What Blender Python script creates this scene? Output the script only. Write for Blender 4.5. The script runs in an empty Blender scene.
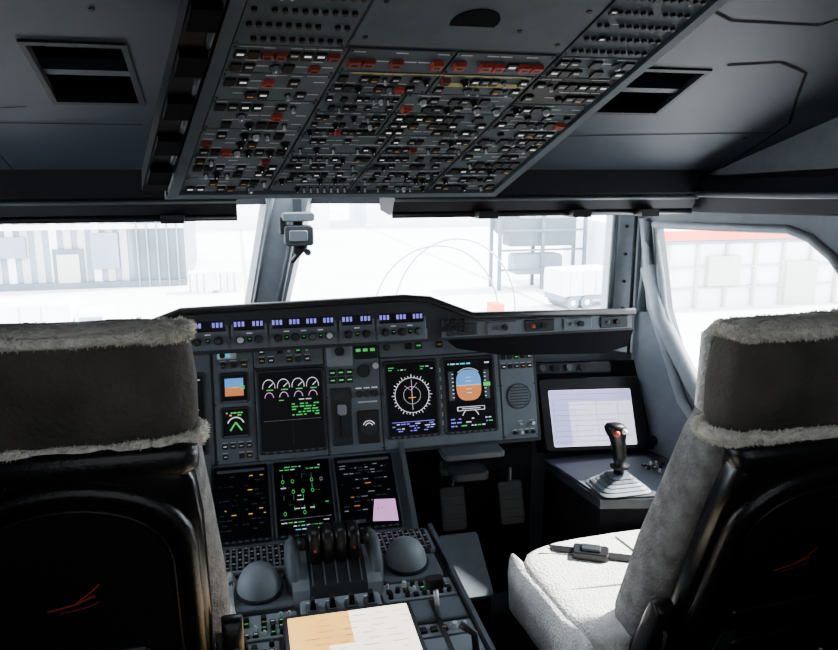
import bpy, bmesh, math, random
from mathutils import Vector, Matrix
random.seed(7)
V=Vector
# ---------------------------------------------------------------- materials
def mat(name,col,rough=.6,metal=0.,var=.12,vs=25,emis=0.,bump=0.,bs=300,spec=.5):
    m=bpy.data.materials.new(name); m.use_nodes=True
    nt=m.node_tree; b=nt.nodes['Principled BSDF']
    tc=nt.nodes.new('ShaderNodeTexCoord')
    nz=nt.nodes.new('ShaderNodeTexNoise'); nz.inputs['Scale'].default_value=vs; nz.inputs['Detail'].default_value=4
    nt.links.new(tc.outputs['Object'],nz.inputs['Vector'])
    cr=nt.nodes.new('ShaderNodeValToRGB')
    cr.color_ramp.elements[0].position=.3; cr.color_ramp.elements[1].position=.7
    cr.color_ramp.elements[0].color=[max(0,c*(1-var)) for c in col]+[1]
    cr.color_ramp.elements[1].color=[min(1,c*(1+var)) for c in col]+[1]
    nt.links.new(nz.outputs['Fac'],cr.inputs['Fac'])
    nt.links.new(cr.outputs['Color'],b.inputs['Base Color'])
    b.inputs['Roughness'].default_value=rough; b.inputs['Metallic'].default_value=metal
    b.inputs['Specular IOR Level'].default_value=spec
    if emis>0:
        nt.links.new(cr.outputs['Color'],b.inputs['Emission Color'])
        b.inputs['Emission Strength'].default_value=emis
    if bump>0:
        n2=nt.nodes.new('ShaderNodeTexNoise'); n2.inputs['Scale'].default_value=bs; n2.inputs['Detail'].default_value=3
        nt.links.new(tc.outputs['Object'],n2.inputs['Vector'])
        bp=nt.nodes.new('ShaderNodeBump'); bp.inputs['Strength'].default_value=bump; bp.inputs['Distance'].default_value=.01
        nt.links.new(n2.outputs['Fac'],bp.inputs['Height']); nt.links.new(bp.outputs['Normal'],b.inputs['Normal'])
    return m
M={}
M['ceil']=mat('ceiling_plastic',(.014,.019,.028),.55,var=.1,vs=6,bump=.15,bs=500,spec=.16)
M['ceil_d']=mat('ceiling_dark',(.004,.005,.007),.6,spec=.15)
M['beam']=mat('beam_trim',(.008,.009,.012),.55,spec=.18)
M['trim']=mat('trim_grey',(.055,.065,.076),.45,spec=.3)
M['post']=mat('post_paint',(.17,.19,.215),.5,var=.1)
M['post2']=mat('corner_post_paint',(.32,.36,.41),.5,var=.1)
M['wall']=mat('wall_lining',(.075,.09,.11),.6,bump=.1)
M['floor']=mat('floor_carpet',(.015,.015,.018),.9,bump=.5)
M['panel']=mat('panel_paint',(.078,.095,.112),.5,var=.08,spec=.25)
M['panel2']=mat('panel_paint_light',(.16,.185,.21),.5,var=.08,spec=.3)
M['opanel']=mat('overhead_paint',(.062,.080,.094),.5,var=.1,spec=.2)
M['opanel2']=mat('overhead_paint_b',(.082,.104,.118),.5,var=.1,spec=.2)
M['bez']=mat('bezel_dark',(.014,.017,.020),.45,spec=.25)
M['black']=mat('black_plastic',(.0035,.0035,.0045),.4,spec=.28)
M['blackm']=mat('black_matte',(.003,.003,.004),.9,spec=.08)
M['leather']=mat('black_leather',(.004,.004,.005),.33,bump=.12,bs=120,spec=.45)
M['shell']=mat('seat_shell_gloss',(.003,.003,.004),.25,spec=.4)
M['fab']=mat('seat_fabric_grey',(.070,.064,.057),.95,var=.5,vs=6,bump=.6,bs=90,spec=.2)
M['fabl']=mat('seat_cover_wool',(.23,.23,.228),.95,var=.32,vs=30,bump=.8,bs=120,spec=.2)
M['wool']=mat('sheepskin_white',(.84,.83,.80),.95,var=.12,vs=40,bump=.9,bs=140,spec=.2)
M['fur']=mat('sheepskin_cream',(.82,.79,.71),.95,var=.2,vs=60,bump=.8,bs=160,spec=.2)
M['metal']=mat('brushed_metal',(.5,.5,.5),.35,1)
M['white']=mat('white_legend',(.8,.8,.8),.5,emis=.12)
M['whited']=mat('grey_legend',(.42,.44,.45),.5)
M['red']=mat('red_guard',(.36,.035,.02),.5)
M['redd']=mat('red_guard_dark',(.20,.022,.016),.5)
M['amber']=mat('amber_legend',(.6,.3,.05),.5)
M['yellow']=mat('yellow_legend',(.42,.36,.10),.5)
M['scr']=mat('screen_black',(.002,.002,.003),.3,spec=.12)
def em(n,c,s): return mat(n,c,.5,emis=s,var=.02)
M['e_w']=em('glow_white',(.75,.76,.82),.7)
M['e_g']=em('glow_green',(.06,.62,.12),.6)
M['e_c']=em('glow_cyan',(.1,.6,.8),.7)
M['e_b']=em('glow_sky',(.08,.27,.62),.9)
M['e_o']=em('glow_earth',(.62,.18,.05),.8)
M['e_m']=em('glow_magenta',(.70,.30,.66),1.0)
M['e_y']=em('glow_amber',(.8,.5,.10),.6)
M['e_p']=em('glow_violet',(.20,.17,.75),1.0)
M['e_l']=em('glow_lilac',(.50,.50,.88),1.2)
M['e_l2']=em('glow_pale_lilac',(.76,.74,.92),1.7)
M['e_ll']=em('glow_lilac_line',(.25,.25,.60),.8)
M['pap']=mat('paper_warm_sunlit',(1.0,.50,.10),.7,emis=2.2,vs=6,var=.12)  # sunlight on the paper put in as emission
M['pap2']=mat('paper_white_sunlit',(.98,.86,.70),.7,emis=3.2,vs=6,var=.08)  # brighter sunlit part of the paper, also done with emission
M['lrecess']=mat('recess_black',(.002,.002,.002),.9,spec=.1)
# exterior
M['apron']=mat('apron_concrete',(.75,.75,.75),.9,vs=.15,var=.1)
M['xw']=mat('ext_white',(.80,.83,.86),.7,vs=.4,var=.06)
M['xb']=mat('ext_bluegrey',(.20,.255,.31),.7,vs=.4,var=.15)
M['xg']=mat('ext_grey',(.11,.14,.165),.7,vs=.4,var=.15)
M['xd']=mat('ext_dark',(.16,.18,.20),.7)
M['xr']=mat('ext_red',(.75,.12,.05),.6)
M['xt']=mat('ext_tan',(.48,.46,.43),.7)

# ---------------------------------------------------------------- builder
class MB:
    def __init__(s): s.v=[];s.f=[];s.m=[];s.s=[];s.mats=[]
    def mi(s,m):
        if isinstance(m,str): m=M[m]
        if m not in s.mats: s.mats.append(m)
        return s.mats.index(m)
    def add(s,vs,fs,m,sm=False):
        o=len(s.v); k=s.mi(m); s.v+= [tuple(x) for x in vs]
        for f in fs: s.f.append([o+i for i in f]); s.m.append(k); s.s.append(sm)
    def box(s,F,u0,u1,v0,v1,h0,h1,m,t=0.):
        vs=[F(u0,v0,h0),F(u1,v0,h0),F(u1,v1,h0),F(u0,v1,h0),F(u0+t,v0+t,h1),F(u1-t,v0+t,h1),F(u1-t,v1-t,h1),F(u0+t,v1-t,h1)]
        s.add(vs,[(3,2,1,0),(4,5,6,7),(0,1,5,4),(1,2,6,5),(2,3,7,6),(3,0,4,7)],m)
    def rbox(s,F,u0,u1,v0,v1,h0,h1,m,r=.01,e=.003,n=4,sm=False):
        pts=[]
        for (cu,cv,a0) in ((u1-r,v1-r,0),(u0+r,v1-r,90),(u0+r,v0+r,180),(u1-r,v0+r,270)):
            for i in range(n+1):
                a=math.radians(a0+90*i/n); pts.append((cu,cv,math.cos(a),math.sin(a)))
        rings=[(r,h0),(r,h1-e),(r-e,h1)]
        vs=[];N=len(pts)
        for rr,h in rings: vs+=[F(p[0]+rr*p[2],p[1]+rr*p[3],h) for p in pts]
        fs=[]
        for k in range(len(rings)-1):
            for i in range(N):
                j=(i+1)%N; fs.append((k*N+i,k*N+j,(k+1)*N+j,(k+1)*N+i))
        fs.append([2*N+i for i in range(N)]); fs.append([N-1-i for i in range(N)])
        s.add(vs,fs,m,sm)
    def prism(s,F,pts,h0,h1,m):
        n=len(pts); vs=[F(p[0],p[1],h0) for p in pts]+[F(p[0],p[1],h1) for p in pts]
        fs=[[n-1-i for i in range(n)],[n+i for i in range(n)]]+[(i,(i+1)%n,n+(i+1)%n,n+i) for i in range(n)]
        s.add(vs,fs,m)
    def cyl(s,F,cu,cv,r,h0,h1,m,n=12,r1=None,sm=True):
        if r1 is None: r1=r
        vs=[];
        for rr,h in ((r,h0),(r1,h1)):
            vs+=[F(cu+rr*math.cos(2*math.pi*i/n),cv+rr*math.sin(2*math.pi*i/n),h) for i in range(n)]
        s.add(vs,[(i,(i+1)%n,n+(i+1)%n,n+i) for i in range(n)],m,sm)
        s.add(vs,[[n-1-i for i in range(n)],[n+i for i in range(n)]],m)
    def dome(s,F,cu,cv,r,h0,hh,m,n=20,k=6,rv=None):
        rv=rv or r
        vs=[]
        for j in range(k):
            a=math.pi/2*j/k
            vs+=[F(cu+r*math.cos(a)*math.cos(2*math.pi*i/n),cv+rv*math.cos(a)*math.sin(2*math.pi*i/n),h0+hh*math.sin(a)) for i in range(n)]
        vs.append(F(cu,cv,h0+hh))
        fs=[(j*n+i,j*n+(i+1)%n,(j+1)*n+(i+1)%n,(j+1)*n+i) for j in range(k-1) for i in range(n)]
        fs+=[((k-1)*n+i,(k-1)*n+(i+1)%n,k*n) for i in range(n)]
        s.add(vs,fs,m,True)
    def strip(s,F,pts,w,h,m,closed=False):
        if closed: pts=list(pts)+[pts[0]]
        for a,b in zip(pts[:-1],pts[1:]):
            d=V((b[0]-a[0],b[1]-a[1])); 
            if d.length<1e-7: continue
            d.normalize(); nx,ny=-d.y*w/2,d.x*w/2
            s.add([F(a[0]-nx,a[1]-ny,h),F(b[0]-nx,b[1]-ny,h),F(b[0]+nx,b[1]+ny,h),F(a[0]+nx,a[1]+ny,h)],[(0,1,2,3)],m)
    def arc(s,F,cu,cv,r,a0,a1,w,h,m,n=20):
        s.strip(F,[(cu+r*math.cos(math.radians(a0+(a1-a0)*i/n)),cv+r*math.sin(math.radians(a0+(a1-a0)*i/n))) for i in range(n+1)],w,h,m)
    def quad(s,F,u0,u1,v0,v1,h,m):
        s.add([F(u0,v0,h),F(u1,v0,h),F(u1,v1,h),F(u0,v1,h)],[(0,1,2,3)],m)
    def tube(s,pts,r,m,n=8,closed=False,rf=None):
        pts=[V(p) for p in pts]; N=len(pts); vs=[]
        up=V((.13,.31,.94)).normalized()
        for i,p in enumerate(pts):
            a=pts[(i-1)%N] if (closed or i>0) else p; b=pts[(i+1)%N] if (closed or i<N-1) else p
            d=(b-a).normalized(); x=d.cross(up)
            if x.length<.05: x=d.cross(V((1,0,0)))
            x.normalize(); y=x.cross(d)
            rr=rf(i/(N-1)) if rf else r
            vs+=[p+x*rr*math.cos(2*math.pi*k/n)+y*rr*math.sin(2*math.pi*k/n) for k in range(n)]
        fs=[]
        for i in range(N if closed else N-1):
            for k in range(n):
                j=(i+1)%N; fs.append((i*n+k,i*n+(k+1)%n,j*n+(k+1)%n,j*n+k))
        if not closed: fs+= [[k for k in range(n)],[(N-1)*n+n-1-k for k in range(n)]]
        s.add(vs,fs,m,True)
    def loft(s,rings,m,sm=True,caps=True,jit=0):
        n=len(rings[0]); vs=[]
        for r in rings: vs+=[V(p)+ (V((random.uniform(-1,1),random.uniform(-1,1),random.uniform(-1,1)))*jit if jit else V((0,0,0))) for p in r]
        fs=[(i*n+k,i*n+(k+1)%n,(i+1)*n+(k+1)%n,(i+1)*n+k) for i in range(len(rings)-1) for k in range(n)]
        if caps: fs+=[[n-1-k for k in range(n)],[(len(rings)-1)*n+k for k in range(n)]]
        s.add(vs,fs,m,sm)
    def fuzz(s,pts,r,m,n,L=.018):
        pts=[V(p) for p in pts]
        for _ in range(n):
            i=random.randrange(len(pts)-1); t=random.random(); p=pts[i].lerp(pts[i+1],t)
            d=V((random.gauss(0,1),random.gauss(0,1),random.gauss(0,1))).normalized()
            q=p+d*r*.85; tip=q+(d+V((random.gauss(0,.4),random.gauss(0,.4),random.gauss(0,.4)-.2))).normalized()*L*random.uniform(.5,1.2)
            w=d.cross(V((random.random(),random.random(),random.random()))).normalized()*.0022
            s.add([q-w,q+w,tip],[(0,1,2)],m)
    def obj(s,name,parent=None,loc=None,recalc=True,rotz=0):
        me=bpy.data.meshes.new(name); me.from_pydata(s.v,[],s.f)
        for m in s.mats: me.materials.append(m)
        me.polygons.foreach_set('material_index',s.m); me.polygons.foreach_set('use_smooth',s.s)
        me.update()
        if recalc:
            bm=bmesh.new(); bm.from_mesh(me); bmesh.ops.recalc_face_normals(bm,faces=bm.faces); bm.to_mesh(me); bm.free()
        o=bpy.data.objects.new(name,me); bpy.context.collection.objects.link(o)
        if parent: o.parent=parent
        if loc: o.location=loc
        o.rotation_euler[2]=rotz
        return o
def empty(name,loc=(0,0,0),rotz=0):
    e=bpy.data.objects.new(name,None); e.empty_display_size=.1; bpy.context.collection.objects.link(e)
    e.location=loc; e.rotation_euler[2]=rotz; return e
def frame(o,ux,vy):
    o=V(o);ux=V(ux).normalized();vy=V(vy).normalized();n=ux.cross(vy)
    return lambda u,v,h=0.: o+ux*u+vy*v+n*h
def bil(c00,c10,c11,c01):
    c00,c10,c11,c01=map(V,(c00,c10,c11,c01)); n=(c10-c00).cross(c01-c00).normalized()
    return lambda u,v,h=0.: c00*(1-u)*(1-v)+c10*u*(1-v)+c11*u*v+c01*(1-u)*v+n*h
W=lambda x,y,z=0.: V((x,y,z))           # world: u=X v=Y h=Z
XZ=lambda y0: (lambda x,z,h=0.: V((x,y0-h,z)))  # vertical plane facing aft
def supring(c,ax,ay,e=3.,n=32):
    r=[]
    for i in range(n):
        a=2*math.pi*i/n; ca,sa=math.cos(a),math.sin(a)
        r.append(V(c)+V(ax)*math.copysign(abs(ca)**(2/e),ca)+V(ay)*math.copysign(abs(sa)**(2/e),sa))
    return r
def holed(name,F,outer,holes,m,th):
    bm=bmesh.new(); es=[]
    for loop in [outer]+holes:
        vs=[bm.verts.new(F(p[0],p[1],0)) for p in loop]
        for i in range(len(vs)): es.append(bm.edges.new((vs[i],vs[(i+1)%len(vs)])))
    bmesh.ops.triangle_fill(bm,use_beauty=True,use_dissolve=False,edges=es)
    me=bpy.data.meshes.new(name); bm.to_mesh(me); bm.free(); me.materials.append(M[m])
    o=bpy.data.objects.new(name,me); bpy.context.collection.objects.link(o)
    md=o.modifiers.new('th','SOLIDIFY'); md.thickness=th; md.offset=0
    return o

# ---------------------------------------------------------------- camera
cam=bpy.data.cameras.new('camera'); co=bpy.data.objects.new('camera',cam); bpy.context.collection.objects.link(co)
cam.sensor_width=36; cam.lens=36*750/838; cam.clip_start=.02; cam.clip_end=800
co.location=(-.2,0,1.62); co.rotation_euler=(math.radians(90-11.7),0,math.radians(-13.5))
bpy.context.scene.camera=co

# ---------------------------------------------------------------- shell
mb=MB(); mb.box(W,-1.7,1.7,-1.2,3.2,-.06,0,'floor'); mb.obj('floor')
mb=MB(); mb.box(W,-1.7,1.7,-1.25,-1.2,0,2.05,'wall'); mb.obj('wall_back')
hole=[(2.39,1.43),(2.345,1.25),(2.32,1.14),(2.25,1.0),(2.16,.87),(2.1,.82),(2.0,.79),(1.74,.79),(1.68,.83),(1.66,.9),(1.655,1.25),(1.68,1.33),(1.73,1.385),(1.8,1.43),(1.87,1.45)]
sx=lambda y:(1.24+.232*(2.42-y))
for sgn,nm in ((1,'right'),(-1,'left')):
    F=(lambda sg:(lambda y,z,h=0.:V((sg*(sx(y)+h),y,z))))(sgn)
    holed('wall_'+nm,F,[(2.47,0),(2.47,1.56),(1.3,1.9),(1.3,0)],[hole],'wall',.035)
    mb=MB(); mb.box(lambda u,v,h=0.:V((sgn*(1.50+h),u,v)),-1.25,1.32,0,2.05,0,.04,'wall'); mb.obj('wall_aft_'+nm)
    mb=MB(); mb.tube([F(p[0],p[1],-.02) for p in hole],.014,'post',closed=True)
    mb.tube([F(2.40+.03,1.45,-.03),F(2.37,1.15,-.03),F(2.2,.84,-.03),F(2.08,.74,-.03),F(1.7,.74,-.03)],.018,'post')
    mb.obj('trim_side_window_'+nm)
mb=MB()
for sg in (1,-1):
    F=bil((0,3.02,0),(sg*1.25,2.50,0),(sg*1.25,2.50,1.04),(0,3.02,1.04)); mb.box(F,0,1,0,1,0,.03*sg,'wall')
mb.obj('wall_front')
mb=MB()
for sg in (1,-1):
    F=bil((0,2.80,1.50),(sg*1.25,2.42,1.50),(sg*1.25,2.42,1.64),(0,2.80,1.64)); mb.box(F,0,1,0,1,0,.03*sg,'beam')
mb.obj('trim_windshield_header')
mb=MB()
def post(b,t,w0,w1,m,d=.07):
    b=V(b);t=V(t)
    rings=[]
    for c,w in ((b,w0),(b.lerp(t,.5),(w0+w1)/2),(t,w1)):
        rings.append([c+V((-w/2,-d*.1,0)),c+V((-w/2+.02,-d/2,0)),c+V((w/2-.02,-d/2,0)),c+V((w/2,-d*.1,0)),c+V((w/2,d/2,0)),c+V((-w/2,d/2,0))])
    mb.loft(rings,m,sm=False)
post((-.125,2.98,1.0),(-.02,2.76,1.53),.17,.185,'post')
mb.tube([(-.085,2.935,1.0),(.02,2.715,1.53)],.012,'trim'); mb.tube([(-.175,2.94,1.0),(-.075,2.72,1.53)],.008,'trim')
mb.obj('windshield_center_post')
mb=MB(); F=XZ(2.68)
mb.rbox(F,-.045,.055,1.36,1.43,0,.05,'bez',.012); mb.rbox(F,-.03,.035,1.375,1.415,.05,.055,'trim',.008)
mb.rbox(F,-.05,.06,1.445,1.475,-.01,.05,'trim',.01); mb.cyl(F,.0,1.34,.014,0,.03,'black'); mb.tube([(.03,2.66,1.36),(-.02,2.68,1.30)],.010,'bez'); mb.cyl(F,.035,1.335,.012,0,.03,'bez')
mb.box(F,-.01,.02,1.33,1.52,-.04,0,'bez'); mb.rbox(F,-.06,-.035,1.40,1.46,0,.03,'black',.006); mb.obj('standby_compass')
for sg in (1,-1):
    mb=MB()
    mb.add([(sg*1.135,2.52,.95),(sg*1.135,2.50,1.55),(sg*1.25,2.44,1.55),(sg*1.25,2.44,.95),(sg*1.14,2.60,.95),(sg*1.14,2.58,1.55),(sg*1.29,2.47,1.55),(sg*1.29,2.47,.95)],
      [(0,1,2,3),(4,5,6,7),(0,1,5,4),(3,2,6,7),(1,2,6,5),(0,3,7,4)],'post2')
    mb.tube([(sg*1.13,2.51,.95),(sg*1.13,2.49,1.55)],.012,'trim'); mb.tube([(sg*1.19,2.455,.95),(sg*1.19,2.455,1.55)],.006,'beam')
    mb.tube([(sg*1.22,2.40,1.28),(sg*1.235,2.32,1.10),(sg*1.28,2.16,.90),(sg*1.31,2.05,.82)],.030,'post')
    mb.tube([(sg*1.215,2.41,1.44),(sg*1.215,2.41,1.28),(sg*1.20,2.40,1.12)],.018,'trim')
    for z in (1.12,1.22,1.32,1.42): mb.cyl(XZ(2.475),sg*1.165,z,.006,0,.008,'beam',8)
    mb.obj('windshield_corner_post')
gl=bpy.data.materials.new('window_glass'); gl.use_nodes=True; nt=gl.node_tree; nt.nodes.clear()
o_=nt.nodes.new('ShaderNodeOutputMaterial'); mx=nt.nodes.new('ShaderNodeMixShader'); tr=nt.nodes.new('ShaderNodeBsdfTransparent'); gs=nt.nodes.new('ShaderNodeBsdfGlossy')
gs.inputs['Roughness'].default_value=.02; mx.inputs[0].default_value=.03; tr.inputs[0].default_value=(.97,.99,1,1)
nt.links.new(tr.outputs[0],mx.inputs[1]);nt.links.new(gs.outputs[0],mx.inputs[2]);nt.links.new(mx.outputs[0],o_.inputs[0])
M['glass']=gl
k=1
for sg in (1,-1):
    mb=MB(); F=bil((0,3.06,1.02),(sg*1.2,2.58,1.02),(sg*1.2,2.48,1.52),(0,2.83,1.52)); mb.quad(F,.02,1,0,1,0,'glass'); mb.obj('window_%d'%k); k+=1
for sg in (1,-1):
    mb=MB(); mb.add([V((sg*(sx(p[0])+.01),p[0],p[1])) for p in hole],[list(range(len(hole)))],'glass'); mb.obj('window_%d'%k); k+=1

# ceiling
CF=lambda x,y,h=0.: V((x,y,2.398-.3636*y))+V((0,-.3417,-.9398))*h   # h>0 downward into the room
mb=MB()
xs=[-1.7,-.555,-.39,.60,.83,1.7]; ys=[1.15,1.53,1.755,2.25]
for i in range(5):
    for j in range(3):
        if j==1 and i in (1,3):
            x0,x1,y0,y1=xs[i],xs[i+1],ys[j],ys[j+1]
            if i==3: mb.box(CF,x0,x1,y0,y0+.02,-.02,0,'ceil'); y0+=.02
            mb.box(CF,x0,x1,y0,y1,-.09,-.08,'lrecess')
            for a,b,c,d in ((x0-.004,x0,y0,y1),(x1,x1+.004,y0,y1),(x0,x1,y0-.004,y0),(x0,x1,y1,y1+.004)): mb.box(CF,a,b,c,d,-.09,0,'ceil_d')
            for a,b,c,d in ((x0-.010,x0+.004,y0-.010,y1+.010),(x1-.004,x1+.010,y0-.010,y1+.010),(x0,x1,y0-.010,y0+.006),(x0,x1,y1-.006,y1+.010)): mb.box(CF,a,b,c,d,-.01,.004,'ceil_d',.002)
            mb.box(CF,x0,x1,(y0+y1)/2-.010,(y0+y1)/2+.010,-.03,-.005,'ceil')
            mb.tube([CF(x0,y0+.06,-.04),CF(x1,y0+.06,-.04)],.007,'ceil_d')
        else: mb.box(CF,xs[i],xs[i+1],ys[j],ys[j+1],-.02,0,'ceil')
mb.box(W,-1.7,1.7,-1.25,1.16,1.98,2.02,'ceil')
def seam(pts,w=.006): mb.strip(CF,pts,w,.0015,'lrecess')
seam([(.86,1.52),(.98,1.50),(1.08,1.54),(1.16,1.66),(1.26,1.80),(1.30,2.2)],.008)
seam([(.62,1.30),(.75,1.36),(.95,1.36),(1.05,1.25)]); seam([(-.75,2.2),(-.75,1.8),(-.62,1.78)],.003)
seam([(.60,1.9),(1.25,1.86)],.004); seam([(-1.2,1.86),(-.40,1.86)],.004)
for x,y in ((.98,1.30),(1.12,1.40),(.62,1.45),(.60,1.85),(1.2,1.9),(-.42,1.42),(-.68,1.45),(-.9,1.85)): mb.cyl(CF,x,y,.005,-.005,.002,'ceil_d',8)
mb.obj('ceiling')
FX=lambda y,z,h=0.:V((h,y,z))
for x0,x1 in ((-1.45,-.20),(.24,1.22)):
    mb=MB()
    P=[(2.14,1.62),(2.13,1.55),(2.16,1.50),(2.22,1.487),(2.36,1.495),(2.40,1.66)]
    mb.prism(FX,P,x0,x1,'beam')
    mb.tube([(x0,2.13,1.535),(x1,2.13,1.535)],.006,'trim')
    mb.tube([(x0,2.17,1.49),(x1,2.17,1.49)],.010,'black')
    for x in (x0+.25,x0+.55,x1-.2): mb.box(W,x,x+.06,2.12,2.2,1.478,1.50,'black')
    mb.obj('sun_visor_rail')
for sg in (1,-1):
    mb=MB()
    pts=[(sg*1.20,2.30),(sg*1.25,2.1),(sg*1.30,1.8),(sg*1.36,1.5),(sg*1.40,1.2)]
    rings=[]
    for (x,y),zb in zip(pts,(1.485,1.49,1.50,1.51,1.52)):
        rings.append([V((x,y,zb+.10)),V((x-sg*.03,y,zb+.05)),V((x,y,zb)),V((x+sg*.10,y+.04,zb-.01)),V((x+sg*.18,y+.05,zb+.16))])
    mb.loft(rings,'beam',sm=False)
    mb.tube([V((x-sg*.03,y,z+.05)) for (x,y),z in zip(pts,(1.49,1.495,1.50,1.51,1.52))],.009,'trim')
    mb.obj('trim_header_side')

# ---------------------------------------------------------------- overhead panel
OH=bil((-.32,1.75,1.575),(.40,1.75,1.575),(.60,1.25,1.89),(-.165,1.25,1.89))
OHh=lambda u,v,h=0.: OH(u,v,-h)
n0=OH(.5,.5,.1)-OH(.5,.5,0)
OF=OH if n0.z<0 else OHh
mb=MB()
mb.box(OF,-.09,1.06,-.03,1.25,-.09,-.012,'black')
mb.box(OF,0,1,0,1.2,-.012,0,'bez')
mb.box(OF,-.035,-.004,-.02,1.2,-.02,.012,'opanel'); mb.box(OF,1.004,1.03,-.02,1.2,-.02,.010,'opanel')
mb.box(OF,-.12,-.05,.1,1.2,-.02,.035,'black')
for v in (.18,.36,.55,.75,.93): mb.box(OF,-.115,-.055,v,v+.08,.035,.05,'blackm'); mb.tube([OF(-.06,v+.1,.036),OF(-.06,v+.17,.036)],.005,'trim',6)
mb.box(OF,-.04,1.03,-.035,-.005,-.07,.010,'opanel2')
asp=.72/.59
def cellstuff(F,u,v,du,dv,kind):
    a=min(du,dv*.82)*.40
    au=a; av=a*asp
    if kind=='btn':
        mb.box(F,u-au,u+au,v-av,v+av,0,.005,'black',.0)
        r=random.random()
        if r<.55: mb.quad(F,u-au*.65,u+au*.65,v+av*.05,v+av*.55,.0055,'whited' if r>.2 else 'e_w')
        elif r<.66: mb.quad(F,u-au*.6,u+au*.6,v-av*.5,v-av*.1,.0055,'amber')
    elif kind=='knob':
        mb.cyl(F,u,v,au*1.15,0,.003,'bez',10); mb.cyl(F,u,v,au*.75,.003,.013,random.choice(['black','black','whited','panel2']),10,au*.6)
        mb.quad(F,u-au*.12,u+au*.12,v,v+av*.6,.0135,'white')
    elif kind=='tog':
        mb.cyl(F,u,v,au*.7,0,.003,'bez',8); mb.cyl(F,u,v,au*.25,.003,.013,'whited',6,au*.42)
    elif kind=='cb':
        mb.cyl(F,u,v,au*.85,0,.007,'black',8,au*.7)
    elif kind=='red':
        mb.box(F,u-au*1.1,u+au*1.1,v-av*.8,v+av*.8,0,.009,random.choice(['red','redd']),.002); mb.quad(F,u-au*.6,u+au*.6,v-av*.3,v+av*.3,.0095,'black')
    elif kind=='lab':
        mb.quad(F,u-au*1.1,u+au*1.1,v-av*.15,v+av*.15,.0007,'whited')
def subpanel(u0,u1,v0,v1,nu,nv,pm,weights,m,lab=.6):
    g=.0025; mb.box(OF,u0+g,u1-g,v0+g,v1-g,0,.003,m)
    F=lambda a,b,h=0.:OF(a,b,h+.003)
    for a in (u0+.009,u1-.009):
        for b in (v0+.010,v1-.010): mb.cyl(F,a,b,.0035,0,.001,'black',6)
    du=(u1-u0-.02)/nu; dv=(v1-v0-.012)/nv
    for i in range(nu):
        for j in range(nv):
            if random.random()<pm: 
                if random.random()<.5: cellstuff(F,u0+.01+du*(i+.5),v0+.006+dv*(j+.5),du,dv,'lab')
                continue
            kd=random.choices(['btn','knob','tog','red','cb'],weights)[0]
            cellstuff(F,u0+.01+du*(i+.5),v0+.006+dv*(j+.42),du,dv,kd)
            if random.random()<lab: cellstuff(F,u0+.01+du*(i+.5),v0+.006+dv*(j+.93),du,dv,'lab')
    for _ in range(4):
        a=random.uniform(u0+.02,u1-.06); b=v0+.006+dv*random.randrange(1,nv+1)-dv*.03
        if nv>1: mb.quad(F,a,min(u1-.01,a+.05),b-.0012,b+.0012,.0006,'whited')
rowsL=[(0,.10,2,.1),(.10,.24,3,.6),(.24,.40,3,.4),(.40,.55,3,.4),(.55,.68,2,.5),(.68,.80,2,2.2)]
for a,b,nv,rw in rowsL: subpanel(0,.26,a,b,8,nv,.30,(7,2,1.6,rw,0),random.choice(['opanel','opanel2']))
rowsC=[(0,.06,22,1,(1,2,3,0,0)),(.06,.15,20,2,(5,3,1,0,0)),(.15,.26,20,2,(8,1,1,.15,0)),(.26,.37,20,2,(6,1,2,.2,0)),(.37,.50,20,3,(8,1.5,1,.15,0)),(.50,.60,20,2,(6,1,1,.7,0)),(.60,.70,18,2,(7,1,1,.6,0)),(.70,.80,14,1,(1,0,0,5,0))]
for a,b,nu,nv,w in rowsC:
    h=nu//2; c=.515 if a<.37 or a>.55 else .47
    subpanel(.262,c,a,b,h,nv,.27,w,random.choice(['opanel','opanel2'])); subpanel(c+.003,.77,a,b,nu-h,nv,.27,w,random.choice(['opanel','opanel2']))
mb.quad(OF,.30,.74,.693,.699,.0045,'yellow')
mb.quad(OF,.55,.76,.642,.662,.0045,'yellow')
rowsR=[(0,.12,2),(.12,.27,3),(.27,.42,3),(.42,.56,3),(.56,.70,2),(.70,.80,2)]
for a,b,nv in rowsR: subpanel(.775,1.,a,b,7,nv,.25,(7,2,1,.3,1),'opanel' if a!=.56 else 'black')
subpanel(0,.25,.80,1.2,11,7,.02,(0,0,.3,0,3),'opanel',0)
mb.box(OF,.253,.77,.815,1.2,0,.004,'opanel',.002); mb.prism(OF,[(.50+.055*math.cos(math.radians(t)),.93+.05*math.sin(math.radians(t))) for t in range(-20,201,20)],.004,.006,'lrecess')
for a,b in ((.28,.85),(.74,.85),(.28,.99),(.74,.99),(.62,.9)): mb.cyl(OF,a,b,.006,0,.006,'black',8)
subpanel(.775,1.,.80,1.2,11,7,.02,(.3,0,.3,0,3),'opanel',0)
mb.obj('overhead_panel')

# ---------------------------------------------------------------- glareshield
GL=empty('glareshield')
mb=MB()
top=[(-1.10,1.15),(-.54,1.16),(-.37,1.222),(.28,1.236),(.36,1.228),(.50,1.172),(1.06,1.160)]
poly=top+[(1.06,1.10),(-1.10,1.09)]
mb.prism(lambda x,z,h=0.:V((x,2.2+h,z)),poly,0,.04,'bez')
mb.tube([(x,2.20,z+.002) for x,z in top],.012,'black')
n=len(top); vs=[V((x,2.235,z)) for x,z in top]+[V((x,2.96-.42*abs(x),1.0)) for x,z in top]
mb.add(vs,[(i,i+1,n+i+1,n+i) for i in range(n-1)],'blackm')
mb.prism(lambda x,z,h=0.:V((x,2.2+h,z)),[(.42,1.10),(1.06,1.10),(1.04,1.045),(.95,1.025),(.6,1.04),(.45,1.07)],.0,.13,'blackm')
mb.obj('hood',GL)
GF=frame((0,2.2,1.10),(1,0,0),(0,.02,.13))
mb=MB()
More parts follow.
